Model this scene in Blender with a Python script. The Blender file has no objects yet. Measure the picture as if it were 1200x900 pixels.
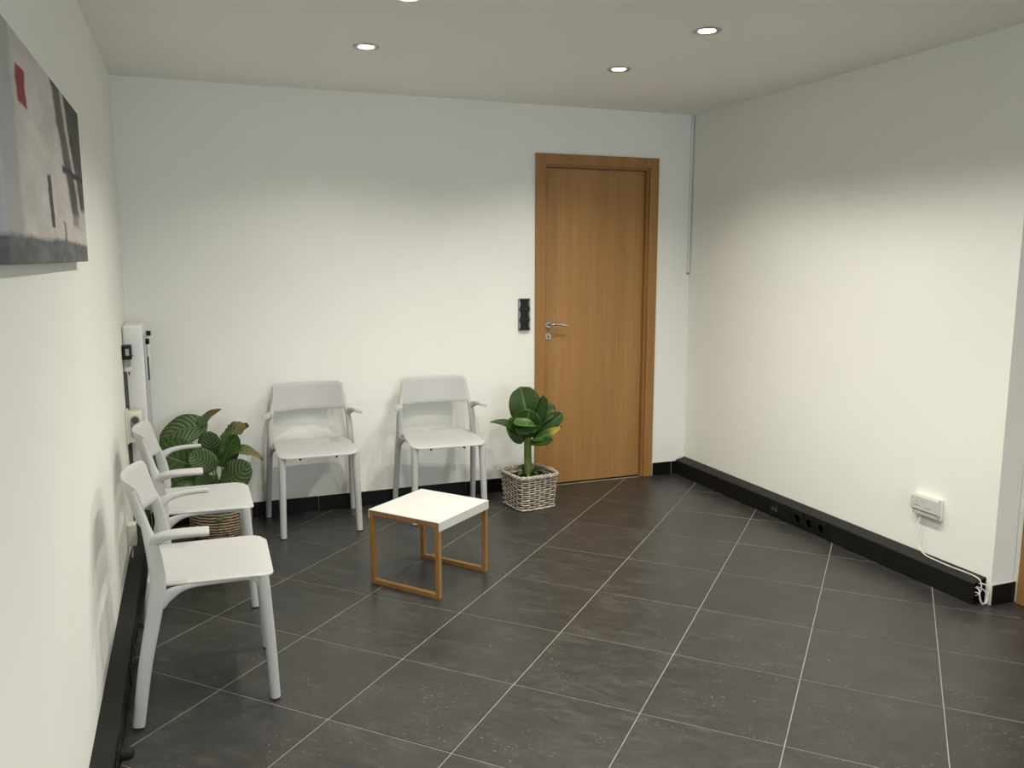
import bpy, bmesh, math, random
from mathutils import Vector, Matrix

random.seed(7)
S = bpy.context.scene
COL = S.collection
R = math.radians

# ------------------------------------------------------------------ camera
cam_d = bpy.data.cameras.new('camera')
cam_d.sensor_width = 36.0
cam_d.lens = 29.556
cam_d.clip_start = 0.02
cam = bpy.data.objects.new('camera', cam_d)
cam.location = (0.0, 0.0, 1.4644)
cam.rotation_euler = (R(90 - 8.588), 0.0, R(-20.9))
COL.objects.link(cam)
S.camera = cam

# ------------------------------------------------------------------ world, light, exposure
SPOT_W = 33.0          # wide part of each ceiling downlight's beam
CORE_W = 34.0          # its narrower core
COLUMN = (0.80, 1.10)  # the left row of lamps is a little weaker than the right one
SPOT_COL = (1.0, 0.955, 0.845)
ASSUMED_DAY_W = 58.0           # added cool fill, as from an assumed, unseen window behind the camera
world = bpy.data.worlds.new('world')
S.world = world
world.use_nodes = True
world.node_tree.nodes['Background'].inputs[0].default_value = (0.62, 0.72, 0.85, 1)
world.node_tree.nodes['Background'].inputs[1].default_value = 0.25
S.view_settings.view_transform = 'Standard'
S.view_settings.look = 'None'
S.view_settings.gamma = 1.0
S.view_settings.use_curve_mapping = False
S.view_settings.exposure = -0.02

day = bpy.data.lights.new('assumed_window_light', 'AREA')  # area light added in the opening of the assumed window, never in view
day.shape = 'RECTANGLE'
day.size = 1.5
day.size_y = 1.2
day.energy = ASSUMED_DAY_W
day.color = (0.76, 0.88, 1.0)
dayo = bpy.data.objects.new('assumed_window_light', day)
dayo.location = (2.1, -3.02, 1.55)
dayo.rotation_euler = (R(90), 0, 0)
COL.objects.link(dayo)

# ------------------------------------------------------------------ room numbers
XL, XR, XA = -0.32, 3.11, 3.245      # left wall, right wall, recessed part of the right wall
YB, YF, YC = 4.843, -3.0, 2.45       # back wall, front wall, end of the right wall
ZC = 2.37

# ------------------------------------------------------------------ material helpers
def mat(name):
    m = bpy.data.materials.new(name)
    m.use_nodes = True
    nt = m.node_tree
    return m, nt, nt.nodes['Principled BSDF']

def nd(nt, kind, **kw):
    n = nt.nodes.new(kind)
    for k, v in kw.items():
        setattr(n, k, v)
    return n

def setv(n, **kw):
    for k, v in kw.items():
        n.inputs[k.replace('_', ' ')].default_value = v

def ramp(nt, fac, stops):
    r = nd(nt, 'ShaderNodeValToRGB')
    el = r.color_ramp.elements
    while len(el) < len(stops):
        el.new(0.5)
    for e, (p, c) in zip(el, stops):
        e.position = p
        e.color = c if len(c) == 4 else (*c, 1)
    nt.links.new(fac, r.inputs[0])
    return r.outputs[0]

def math_n(nt, op, a, b=None):
    n = nd(nt, 'ShaderNodeMath', operation=op)
    for i, v in enumerate((a, b)):
        if v is None:
            continue
        if isinstance(v, (int, float)):
            n.inputs[i].default_value = v
        else:
            nt.links.new(v, n.inputs[i])
    return n.outputs[0]

def mix(nt, fac, a, b):
    n = nd(nt, 'ShaderNodeMix', data_type='RGBA')
    for sock, v in ((n.inputs['Factor'], fac), (n.inputs['A'], a), (n.inputs['B'], b)):
        if isinstance(v, (int, float)):
            sock.default_value = v
        elif isinstance(v, tuple):
            sock.default_value = v if len(v) == 4 else (*v, 1)
        else:
            nt.links.new(v, sock)
    # colour sockets of the RGBA mode come after the float and vector ones
    for idx, v in ((6, a), (7, b)):
        if isinstance(v, tuple):
            n.inputs[idx].default_value = v if len(v) == 4 else (*v, 1)
        else:
            nt.links.new(v, n.inputs[idx])
    return n.outputs[2]

def noise(nt, vec, scale, detail=3, rough=0.5, dist=0.0):
    n = nd(nt, 'ShaderNodeTexNoise')
    n.inputs['Scale'].default_value = scale
    n.inputs['Detail'].default_value = detail
    n.inputs['Roughness'].default_value = rough
    n.inputs['Distortion'].default_value = dist
    if vec is not None:
        nt.links.new(vec, n.inputs['Vector'])
    return n.outputs['Fac']

def mapping(nt, vec, loc=(0, 0, 0), rot=(0, 0, 0), scale=(1, 1, 1)):
    n = nd(nt, 'ShaderNodeMapping')
    n.inputs['Location'].default_value = loc
    n.inputs['Rotation'].default_value = rot
    n.inputs['Scale'].default_value = scale
    nt.links.new(vec, n.inputs['Vector'])
    return n.outputs[0]

def bump(nt, bsdf, h, strength, dist=0.002):
    b = nd(nt, 'ShaderNodeBump')
    b.inputs['Strength'].default_value = strength
    b.inputs['Distance'].default_value = dist
    nt.links.new(h, b.inputs['Height'])
    nt.links.new(b.outputs[0], bsdf.inputs['Normal'])

def plain(name, col, rough=0.5, metal=0.0, spec=0.5, var=0.04, nscale=30, bmp=0.0):
    m, nt, p = mat(name)
    tc = nd(nt, 'ShaderNodeTexCoord')
    f = noise(nt, tc.outputs['Object'], nscale, 3)
    c = ramp(nt, f, [(0.3, tuple(x * (1 - var) for x in col)), (0.7, tuple(min(1, x * (1 + var)) for x in col))])
    nt.links.new(c, p.inputs['Base Color'])
    setv(p, Roughness=rough, Metallic=metal)
    p.inputs['Specular IOR Level'].default_value = spec
    if bmp:
        bump(nt, p, noise(nt, tc.outputs['Object'], nscale * 8, 4), bmp)
    return m

M = {}
M['wall'] = plain('wall_paint', (0.85, 0.85, 0.80), 0.85, spec=0.2, var=0.012, nscale=2.5, bmp=0.05)
M['ceiling'] = plain('ceiling_paint', (0.88, 0.87, 0.815), 0.9, spec=0.1, var=0.01, nscale=2)
M['chair'] = plain('chair_plastic', (0.475, 0.475, 0.47), 0.5, spec=0.4, var=0.015, nscale=20, bmp=0.02)
M['black'] = plain('black_plastic', (0.0075, 0.0075, 0.007), 0.45, spec=0.28, var=0.2, nscale=12)
M['black_matt'] = plain('black_matt', (0.008, 0.008, 0.008), 0.7, spec=0.3)
M['skirting'] = plain('skirting_tile', (0.0055, 0.0055, 0.0055), 0.35, spec=0.25, var=0.3, nscale=10)
M['rubber'] = plain('dark_rubber', (0.02, 0.02, 0.02), 0.8)
M['white'] = plain('white_lacquer', (0.60, 0.595, 0.57), 0.35, var=0.01)
M['whiteplastic'] = plain('white_plastic', (0.76, 0.755, 0.73), 0.4, var=0.02)
M['cream'] = plain('cream_plastic', (0.70, 0.67, 0.58), 0.45, var=0.03)
M['greypanel'] = plain('grey_lavender_panel', (0.46, 0.46, 0.50), 0.4, var=0.02)
M['lip'] = plain('grey_lip_plastic', (0.50, 0.50, 0.47), 0.45)
M['darkgrey'] = plain('dark_grey_plastic', (0.06, 0.06, 0.057), 0.5, var=0.1)
M['midgrey'] = plain('mid_grey_plastic', (0.26, 0.27, 0.28), 0.4, var=0.05)
M['lcd'] = plain('lcd_glass', (0.30, 0.40, 0.38), 0.2, var=0.05)
M['steel'] = plain('brushed_steel', (0.55, 0.53, 0.50), 0.28, metal=1.0, var=0.06)
M['chrome'] = plain('chrome', (0.75, 0.74, 0.72), 0.12, metal=1.0, var=0.02)
M['cable'] = plain('cable_white', (0.72, 0.70, 0.65), 0.5)
M['grout'] = plain('grout', (0.28, 0.27, 0.24), 0.9, var=0.15, nscale=25)
M['jointline'] = plain('joint_white', (0.62, 0.61, 0.57), 0.8)
M['soil'] = plain('soil', (0.018, 0.012, 0.008), 0.95, var=0.5, nscale=60, bmp=0.6)
M['stem'] = plain('banana_stem', (0.095, 0.14, 0.03), 0.5, var=0.35, nscale=14)
M['petiole'] = plain('petiole', (0.10, 0.17, 0.04), 0.5, var=0.2)
M['wicker'] = plain('whitewashed_wicker', (0.44, 0.385, 0.315), 0.8, var=0.30, nscale=28, bmp=0.3)
M['wickerdark'] = plain('dark_basket_liner', (0.05, 0.04, 0.032), 0.9, var=0.2)  # dark inner liner behind the weave
M['seagrass'] = plain('dark_seagrass', (0.085, 0.052, 0.032), 0.85, var=0.45, nscale=60, bmp=0.5)
M['twine'] = plain('beige_twine', (0.46, 0.35, 0.23), 0.85, var=0.3, nscale=60)

def glow(name, col, strength):
    m, nt, p = mat(name)
    p.inputs['Base Color'].default_value = (0.9, 0.9, 0.9, 1)
    p.inputs['Emission Color'].default_value = (*col, 1)
    p.inputs['Emission Strength'].default_value = strength
    tc = nd(nt, 'ShaderNodeTexCoord')
    f = noise(nt, tc.outputs['Object'], 60, 1)
    nt.links.new(ramp(nt, f, [(0.2, (0.85, 0.85, 0.85)), (0.8, (0.95, 0.95, 0.95))]), p.inputs['Base Color'])
    return m
M['lamp'] = glow('halogen_lens', (1.0, 0.95, 0.86), 14.0)

def wood(name, lo, hi, axis='Z', rough=0.42, fine=90):
    m, nt, p = mat(name)
    tc = nd(nt, 'ShaderNodeTexCoord')
    sc = {'X': (0.6, 14, 14), 'Y': (14, 0.6, 14), 'Z': (14, 14, 0.6)}[axis]
    v = mapping(nt, tc.outputs['Object'], scale=sc)
    f1 = noise(nt, v, 1.0, 5, 0.6, 0.3)
    sc2 = tuple(fine if s > 1 else 3.0 for s in sc)
    f2 = noise(nt, mapping(nt, tc.outputs['Object'], scale=sc2), 1.0, 2, 0.5)
    f = math_n(nt, 'ADD', math_n(nt, 'MULTIPLY', f1, 0.65), math_n(nt, 'MULTIPLY', f2, 0.35))
    nt.links.new(ramp(nt, f, [(0.34, lo), (0.66, hi)]), p.inputs['Base Color'])
    setv(p, Roughness=rough)
    p.inputs['Specular IOR Level'].default_value = 0.35
    bump(nt, p, f2, 0.06)
    return m
M['door'] = wood('beech_veneer', (0.315, 0.158, 0.050), (0.40, 0.212, 0.073))
M['frame'] = wood('beech_frame', (0.285, 0.140, 0.042), (0.365, 0.190, 0.064))
M['oak'] = wood('oak_frame', (0.235, 0.118, 0.036), (0.33, 0.175, 0.062), rough=0.5)

def floor_tile_mat():
    m, nt, p = mat('anthracite_tile')
    tc = nd(nt, 'ShaderNodeTexCoord')
    oi = nd(nt, 'ShaderNodeObjectInfo')
    off = nd(nt, 'ShaderNodeVectorMath', operation='MULTIPLY_ADD')
    comb = nd(nt, 'ShaderNodeCombineXYZ')
    nt.links.new(oi.outputs['Random'], comb.inputs[0])
    nt.links.new(math_n(nt, 'FRACT', math_n(nt, 'MULTIPLY', oi.outputs['Random'], 17.3)), comb.inputs[1])
    nt.links.new(comb.outputs[0], off.inputs[0])
    off.inputs[1].default_value = (40, 40, 0)
    nt.links.new(tc.outputs['Object'], off.inputs[2])
    vec = off.outputs[0]
    # soft streaks along the tile, a cloudy ground and a few light specks
    st = noise(nt, mapping(nt, vec, scale=(3.2, 9, 1)), 1.9, 9, 0.74, 1.2)
    cl = noise(nt, vec, 6.0, 8, 0.72)
    f = math_n(nt, 'ADD', math_n(nt, 'MULTIPLY', st, 0.6), math_n(nt, 'MULTIPLY', cl, 0.4))
    base = ramp(nt, f, [(0.35, (0.020, 0.0197, 0.0182)), (0.52, (0.033, 0.0323, 0.0296)), (0.66, (0.062, 0.0605, 0.055))])
    sp = noise(nt, mapping(nt, vec, scale=(60, 110, 1)), 1.0, 2, 0.6)
    gate = noise(nt, mapping(nt, vec, scale=(3, 7, 1)), 1.0, 3, 0.6)
    spm = math_n(nt, 'MULTIPLY', ramp(nt, sp, [(0.62, (0, 0, 0)), (0.72, (1, 1, 1))]), ramp(nt, gate, [(0.47, (0, 0, 0)), (0.62, (1, 1, 1))]))
    base = mix(nt, math_n(nt, 'MULTIPLY', spm, 0.6), base, (0.28, 0.27, 0.25))
    tone = math_n(nt, 'ADD', 0.9, math_n(nt, 'MULTIPLY', oi.outputs['Random'], 0.2))
    hs = nd(nt, 'ShaderNodeHueSaturation')
    nt.links.new(base, hs.inputs['Color'])
    nt.links.new(tone, hs.inputs['Value'])
    nt.links.new(hs.outputs[0], p.inputs['Base Color'])
    rg = ramp(nt, st, [(0.3, (0.30, 0.30, 0.30)), (0.7, (0.44, 0.44, 0.44))])
    nt.links.new(rg, p.inputs['Roughness'])
    p.inputs['Specular IOR Level'].default_value = 0.5
    bump(nt, p, cl, 0.05)
    return m
M['tile'] = floor_tile_mat()

def leaf_mat(name, dark, light, stripes=0.0, rib=(0.25, 0.35, 0.10), tip=None):
    """UV.x runs from base to tip, UV.y across the blade (0.5 = midrib)"""
    m, nt, p = mat(name)
    uv = nd(nt, 'ShaderNodeUVMap')
    uv.uv_map = 'UVMap'
    sep = nd(nt, 'ShaderNodeSeparateXYZ')
    nt.links.new(uv.outputs[0], sep.inputs[0])
    u, v = sep.outputs[0], sep.outputs[1]
    av = math_n(nt, 'ABSOLUTE', math_n(nt, 'MULTIPLY', math_n(nt, 'SUBTRACT', v, 0.5), 2.0))
    tc = nd(nt, 'ShaderNodeTexCoord')
    n1 = noise(nt, tc.outputs['Object'], 9, 3)
    if stripes:
        ph = math_n(nt, 'SUBTRACT', math_n(nt, 'MULTIPLY', u, stripes), math_n(nt, 'MULTIPLY', math_n(nt, 'POWER', av, 1.35), stripes * 0.30))
        w = math_n(nt, 'FRACT', math_n(nt, 'ADD', ph, math_n(nt, 'MULTIPLY', n1, 0.25)))
        fac = ramp(nt, w, [(0.06, (0, 0, 0)), (0.28, (1, 1, 1)), (0.62, (1, 1, 1)), (0.9, (0, 0, 0))])
        fac = math_n(nt, 'MULTIPLY', fac, ramp(nt, av, [(0.03, (0, 0, 0)), (0.15, (1, 1, 1)), (0.86, (1, 1, 1)), (0.97, (0.2, 0.2, 0.2))]))
        col = mix(nt, fac, dark, light)
    else:
        w = math_n(nt, 'FRACT', math_n(nt, 'ADD', math_n(nt, 'MULTIPLY', u, 26.0), math_n(nt, 'MULTIPLY', av, -2.5)))
        fac = math_n(nt, 'MULTIPLY', math_n(nt, 'ADD', math_n(nt, 'MULTIPLY', w, 0.4), n1), 0.7)
        col = mix(nt, fac, dark, light)
    ribf = ramp(nt, av, [(0.02, (1, 1, 1)), (0.07, (0, 0, 0))])
    col = mix(nt, math_n(nt, 'MULTIPLY', ribf, 0.8), col, rib)
    if tip:
        tf = ramp(nt, math_n(nt, 'ADD', u, math_n(nt, 'MULTIPLY', n1, 0.15)), [(0.62, (0, 0, 0)), (0.80, (1, 1, 1))])
        col = mix(nt, tf, col, tip)
        df = ramp(nt, math_n(nt, 'ADD', u, math_n(nt, 'MULTIPLY', n1, 0.15)), [(0.97, (0, 0, 0)), (1.0, (1, 1, 1))])
        col = mix(nt, df, col, (0.03, 0.015, 0.01))
    nt.links.new(col, p.inputs['Base Color'])
    setv(p, Roughness=0.45)
    p.inputs['Specular IOR Level'].default_value = 0.35
    return m
M['banana'] = leaf_mat('banana_leaf', (0.012, 0.034, 0.005), (0.036, 0.076, 0.013), rib=(0.11, 0.19, 0.04))
M['bananalight'] = leaf_mat('banana_leaf_pale', (0.035, 0.085, 0.016), (0.075, 0.15, 0.032), rib=(0.20, 0.33, 0.09))
M['bananatip'] = leaf_mat('banana_leaf_yellowing', (0.03, 0.08, 0.015), (0.07, 0.14, 0.03), rib=(0.2, 0.3, 0.08), tip=(0.36, 0.28, 0.05))
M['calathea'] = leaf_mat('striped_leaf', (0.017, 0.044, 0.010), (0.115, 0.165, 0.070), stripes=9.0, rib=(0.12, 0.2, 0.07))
M['calatheadull'] = leaf_mat('striped_leaf_dull', (0.022, 0.058, 0.012), (0.055, 0.105, 0.025), stripes=8.0, rib=(0.14, 0.2, 0.05))  # yellow-green leaves with fainter stripes
M['calatheadry'] = leaf_mat('striped_leaf_dry_edge', (0.04, 0.08, 0.02), (0.14, 0.19, 0.08), stripes=8.0, tip=(0.16, 0.12, 0.05))

# ------------------------------------------------------------------ mesh helpers
def put(name, bm, material, parent=None, smooth=False, **props):
    me = bpy.data.meshes.new(name)
    bmesh.ops.recalc_face_normals(bm, faces=bm.faces) if props.pop('recalc', True) else None
    bm.to_mesh(me)
    bm.free()
    for m in (material if isinstance(material, (list, tuple)) else [material]):
        me.materials.append(M[m])
    if smooth:
        for p in me.polygons:
            p.use_smooth = True
        if smooth != 'all':
            me.set_sharp_from_angle(angle=R(40))
    o = bpy.data.objects.new(name, me)
    COL.objects.link(o)
    if parent is not None:
        o.parent = parent
    for k, v in props.items():
        o[k] = v
    return o

def thing(name, label, category, loc=(0, 0, 0), rotz=0.0, group=None):
    o = bpy.data.objects.new(name, None)
    o.empty_display_size = 0.05
    o.location = loc
    o.rotation_euler = (0, 0, rotz)
    COL.objects.link(o)
    o['label'] = label
    o['category'] = category
    if group:
        o['group'] = group
    return o

def tag(o, label, category, group=None):
    o['label'] = label
    o['category'] = category
    if group:
        o['group'] = group
    return o

def box(bm, x0, x1, y0, y1, z0, z1, bev=0.0, seg=2, mi=0):
    t = bmesh.new()
    bmesh.ops.create_cube(t, size=1.0)
    for v in t.verts:
        v.co = Vector((x0 + (v.co.x + .5) * (x1 - x0), y0 + (v.co.y + .5) * (y1 - y0), z0 + (v.co.z + .5) * (z1 - z0)))
    if bev:
        bmesh.ops.bevel(t, geom=list(t.edges), offset=bev, segments=seg, profile=0.5, affect='EDGES')
    for f in t.faces:
        f.material_index = mi
    merge(bm, t)
    return bm

def merge(bm, t, mtx=None):
    me = bpy.data.meshes.new('tmp')
    t.to_mesh(me)
    t.free()
    if mtx is not None:
        me.transform(mtx)
    bm.from_mesh(me)
    bpy.data.meshes.remove(me)

def sweep(bm, stations, ref=(0, 1, 0), seg=12, power=2.0, caps=True, closed=False, mi=0):
    """stations: (point, half-width along side, half-depth along up); ref gives the side direction"""
    ref = Vector(ref)
    pts = [Vector(s[0]) for s in stations]
    n = len(pts)
    rings = []
    for i, s in enumerate(stations):
        a = pts[(i - 1) % n] if closed or i > 0 else pts[i]
        b = pts[(i + 1) % n] if closed or i < n - 1 else pts[i]
        t = (b - a).normalized()
        side = ref.cross(t)
        if side.length < 1e-4:
            side = Vector((1, 0, 0)).cross(t)
        side.normalize()
        up = t.cross(side).normalized()
        ring = []
        for k in range(seg):
            ang = 2 * math.pi * (k + 0.5) / seg
            ca, sa = math.cos(ang), math.sin(ang)
            x = math.copysign(abs(ca) ** (2 / power), ca) * s[1]
            y = math.copysign(abs(sa) ** (2 / power), sa) * s[2]
            ring.append(bm.verts.new(pts[i] + side * x + up * y))
        rings.append(ring)
    for i in range(n if closed else n - 1):
        r0, r1 = rings[i], rings[(i + 1) % n]
        for k in range(seg):
            f = bm.faces.new((r0[k], r0[(k + 1) % seg], r1[(k + 1) % seg], r1[k]))
            f.material_index = mi
    if caps and not closed:
        f = bm.faces.new(rings[0][::-1]); f.material_index = mi
        f = bm.faces.new(rings[-1]); f.material_index = mi
    return bm

def smooth_path(pts, n=6):
    """Catmull-Rom through tuples of numbers"""
    out = []
    P = [tuple(p) for p in pts]
    P = [P[0]] + P + [P[-1]]
    for i in range(1, len(P) - 2):
        for k in range(n):
            t = k / n
            out.append(tuple(0.5 * (2 * b + (c - a) * t + (2 * a - 5 * b + 4 * c - d) * t * t + (3 * b - a - 3 * c + d) * t ** 3)
                             for a, b, c, d in zip(P[i - 1], P[i], P[i + 1], P[i + 2])))
    out.append(P[-2])
    return out

def tube(bm, pts, r, seg=8, n=6, ref=(0, 0, 1), mi=0, closed=False):
    q = pts if closed else smooth_path(pts, n)
    return sweep(bm, [(p, r, r) for p in q], ref=ref, seg=seg, closed=closed, mi=mi)

def lathe(bm, prof, seg=32, centre=(0, 0, 0), axis='Z', mi=0, close=False):
    rings = []
    for r, z in prof:
        ring = []
        for k in range(seg):
            a = 2 * math.pi * k / seg
            p = (r * math.cos(a), r * math.sin(a), z)
            if axis == 'X':
                p = (z, r * math.cos(a), r * math.sin(a))
            elif axis == 'Y':
                p = (r * math.cos(a), z, r * math.sin(a))
            ring.append(bm.verts.new(Vector(p) + Vector(centre)))
        rings.append(ring)
    m = len(rings)
    for i in range(m if close else m - 1):
        a, b = rings[i], rings[(i + 1) % m]
        for k in range(seg):
            f = bm.faces.new((a[k], a[(k + 1) % seg], b[(k + 1) % seg], b[k]))
            f.material_index = mi
    if not close:
        for ring in (rings[0], rings[-1]):
            f = bm.faces.new(ring); f.material_index = mi
    return bm

def prism(bm, poly, axis, a, b, mi=0):
    """extrude a 2-D polygon along an axis between a and b"""
    def p3(p, t):
        return {'X': (t, p[0], p[1]), 'Y': (p[0], t, p[1]), 'Z': (p[0], p[1], t)}[axis]
    lo = [bm.verts.new(p3(p, a)) for p in poly]
    hi = [bm.verts.new(p3(p, b)) for p in poly]
    fs = [bm.faces.new(lo[::-1]), bm.faces.new(hi)]
    for i in range(len(poly)):
        j = (i + 1) % len(poly)
        fs.append(bm.faces.new((lo[i], lo[j], hi[j], hi[i])))
    for f in fs:
        f.material_index = mi
    return bm

def dup(root, loc, rotz, label):
    r = root.copy()
    COL.objects.link(r)
    r.location = loc
    r.rotation_euler = (0, 0, rotz)
    r['label'] = label
    for ch in list(root.children):
        c = ch.copy()
        COL.objects.link(c)
        c.parent = r
        for g in list(ch.children):
            d = g.copy()
            COL.objects.link(d)
            d.parent = c
    return r

# ------------------------------------------------------------------ floor: grout bed + single tiles laid at 45 degrees
bm = bmesh.new()
prism(bm, [(XL - .1, YF - .1), (XA + .15, YF - .1), (XA + .15, YC + .1), (XR + .12, YC + .1), (XR + .12, YB + .12), (XL - .1, YB + .12)], 'Z', -0.06, -0.0016)
floor = put('floor', bm, 'grout', kind='structure')

def clip(poly, x0, x1, y0, y1):
    for ax, lim, sg in ((0, x0, 1), (0, x1, -1), (1, y0, 1), (1, y1, -1)):
        out = []
        for i in range(len(poly)):
            a, b = poly[i], poly[(i + 1) % len(poly)]
            da, db = (a[ax] - lim) * sg, (b[ax] - lim) * sg
            if da >= 0:
                out.append(a)
            if da * db < 0:
                t = da / (da - db)
                out.append((a[0] + (b[0] - a[0]) * t, a[1] + (b[1] - a[1]) * t))
        poly = out
        if len(poly) < 3:
            return []
    return poly

def area(poly):
    return 0.5 * sum(poly[i][0] * poly[(i + 1) % len(poly)][1] - poly[(i + 1) % len(poly)][0] * poly[i][1] for i in range(len(poly)))

TA = R(-45.4)
T0 = Vector((1.931, 2.221))
ux = Vector((math.cos(TA), math.sin(TA)))
uy = Vector((-math.sin(TA), math.cos(TA)))
TS, TG = 0.45, 0.0038

def tile_mesh(poly):
    t = bmesh.new()
    c = Vector((sum(p[0] for p in poly) / len(poly), sum(p[1] for p in poly) / len(poly)))
    k = len(poly)
    lo = [t.verts.new((p[0], p[1], -0.012)) for p in poly]
    md = [t.verts.new((p[0], p[1], -0.0010)) for p in poly]
    hi = []
    for p in poly:
        d = (c - Vector(p))
        d = d.normalized() * min(0.0014, d.length * .3)
        hi.append(t.verts.new((p[0] + d.x, p[1] + d.y, 0.0)))
    t.faces.new(hi)
    for a, b in ((lo, md), (md, hi)):
        for i in range(k):
            j = (i + 1) % k
            t.faces.new((a[i], a[j], b[j], b[i]))
    return t

full = None
for i in range(-16, 17):
    for j in range(-16, 17):
        o2 = T0 + ux * (i * TS) + uy * (j * TS)
        g = TG / 2
        loc = [(g, g), (TS - g, g), (TS - g, TS - g), (g, TS - g)]
        wp = [tuple(o2 + ux * a + uy * b) for a, b in loc]
        for rect, main in (((XL, XR, YF, YB), True), ((XR + .001, XA, YF, YC), False)):
            c = clip(wp, *rect)
            if not c or area(c) < 2e-4:
                continue
            if main and abs(area(c) - (TS - TG) ** 2) < 1e-6:
                if full is None:
                    full = put('tile', tile_mesh([(a - TS / 2, b - TS / 2) for a, b in loc]), 'tile', floor)
                    t = full
                else:
                    t = full.copy()
                    COL.objects.link(t)
            else:
                ctr = o2 + (ux + uy) * TS / 2
                lp = [((Vector(p) - ctr).dot(ux), (Vector(p) - ctr).dot(uy)) for p in c]
                t = put('tile', tile_mesh(lp), 'tile', floor)
            ctr = o2 + (ux + uy) * TS / 2
            t.parent = floor
            t.location = (ctr.x, ctr.y, 0)
            t.rotation_euler = (0, 0, TA)

# ------------------------------------------------------------------ walls
TH = 0.12
def wall(name, *boxes, m='wall'):
    b = bmesh.new()
    for q in boxes:
        box(b, *q)
    return put(name, b, m, kind='structure')

DX0, DX1, DZ = 2.052, 2.802, 2.035        # clear door opening in the back wall
wall('wall_back', (XL - TH, DX0, YB, YB + TH, -.05, ZC + .03), (DX1, XR + TH, YB, YB + TH, -.05, ZC + .03), (DX0, DX1, YB, YB + TH, DZ, ZC + .03))
wall('wall_left', (XL - TH, XL, YF, YB, -.05, ZC + .03))
wall('wall_right', (XR, XR + .26, YC, YB, -.05, ZC + .03))
# recessed part with the second door
EY1, EY0, EZ = 2.37, 1.55, 2.035
wall('wall_right_recess', (XA, XA + TH, EY1, YC, -.05, ZC + .03), (XA, XA + TH, YF, EY0, -.05, ZC + .03), (XA, XA + TH, EY0, EY1, EZ, ZC + .03))
WX0, WX1, WZ0, WZ1 = 1.35, 2.85, 0.95, 2.15  # opening of an assumed window, put in to let cool light in
wall('wall_front', (XL - TH, WX0, YF - TH, YF, -.05, ZC + .03), (WX1, XA + TH, YF - TH, YF, -.05, ZC + .03),
     (WX0, WX1, YF - TH, YF, -.05, WZ0), (WX0, WX1, YF - TH, YF, WZ1, ZC + .03))
b = bmesh.new()
for q in ((WX0, WX0 + .05, WZ0, WZ1), (WX1 - .05, WX1, WZ0, WZ1), (WX0 + .05, WX1 - .05, WZ0, WZ0 + .05), (WX0 + .05, WX1 - .05, WZ1 - .05, WZ1)):
    box(b, q[0], q[1], YF - .09, YF - .03, q[2], q[3])
put('assumed_window_1', b, 'white', kind='structure')  # frame of the assumed window, unseen behind the camera

# skirting tiles on the back wall, in pieces with a white joint
SK = 0.088
bb = bmesh.new()
box(bb, XL, 1.992, YB - .006, YB, 0, SK - .002)
box(bb, 2.862, XR, YB - .006, YB, 0, SK - .002)
base = put('baseboard_back', bb, 'jointline', kind='structure')
def skirt(parent, x0, x1):
    t = bmesh.new()
    box(t, x0, x1, YB - .011, YB - .0055, .001, SK, bev=.001, seg=1)
    put('tile', t, 'skirting', parent)
xs = [1.990, 1.540, 1.090, 0.640, 0.190, -0.256]
for a, c in zip(xs[1:], xs[:-1]):
    skirt(base, a + .0012, c - .0012)
skirt(base, 2.864, 3.006)
skirt(base, 3.010, 3.10)
# skirting on the return of the right wall
rb = bmesh.new()
box(rb, XR + .002, XA - .001, YC - .006, YC, 0, SK + .001)
rbo = put('baseboard_return', rb, 'jointline', kind='structure')
t = bmesh.new()
box(t, XR + .002, XA - .002, YC - .011, YC - .0055, .001, SK, bev=.001, seg=1)
put('tile', t, 'skirting', rbo)

# ------------------------------------------------------------------ ceiling with round cut-outs for the downlights
LX = (0.775, 2.012)
LY = [3.81, 3.058, 2.306, 0.80, -0.70, -2.20]  # rows after the second are out of view, assumed and added for light
HOLE = 0.0445
cu = bpy.data.curves.new('ceiling_outline', 'CURVE')
cu.dimensions = '2D'
cu.fill_mode = 'BOTH'
cu.extrude = 0.02
def spline(pts):
    s = cu.splines.new('POLY')
    s.points.add(len(pts) - 1)
    for q, p in zip(s.points, pts):
        q.co = (p[0], p[1], 0, 1)
    s.use_cyclic_u = True
spline([(XL - .1, YF - .1), (XA + .12, YF - .1), (XA + .12, YB + .1), (XL - .1, YB + .1)])
for x in LX:
    for y in LY:
        spline([(x + HOLE * math.cos(2 * math.pi * k / 24), y + HOLE * math.sin(2 * math.pi * k / 24)) for k in range(24)])
tmp = bpy.data.objects.new('ceiling_curve', cu)
COL.objects.link(tmp)
bpy.context.view_layer.update()
me = bpy.data.meshes.new_from_object(tmp.evaluated_get(bpy.context.evaluated_depsgraph_get()))
bpy.data.objects.remove(tmp)
ceil = bpy.data.objects.new('ceiling', me)
ceil.location = (0, 0, ZC + .02)
me.materials.clear()
me.materials.append(M['ceiling'])
COL.objects.link(ceil)
ceil['kind'] = 'structure'

# ------------------------------------------------------------------ downlights
beams = []
for f in COLUMN:
    pair = []
    for watt, size, blend in ((SPOT_W, 137, 0.50), (CORE_W, 104, 1.0)):
        d = bpy.data.lights.new('downlight_beam', 'SPOT')
        d.energy = watt * f
        d.color = SPOT_COL
        d.spot_size = R(size)
        d.spot_blend = blend
        d.shadow_soft_size = 0.014
        pair.append(d)
    beams.append(pair)

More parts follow.
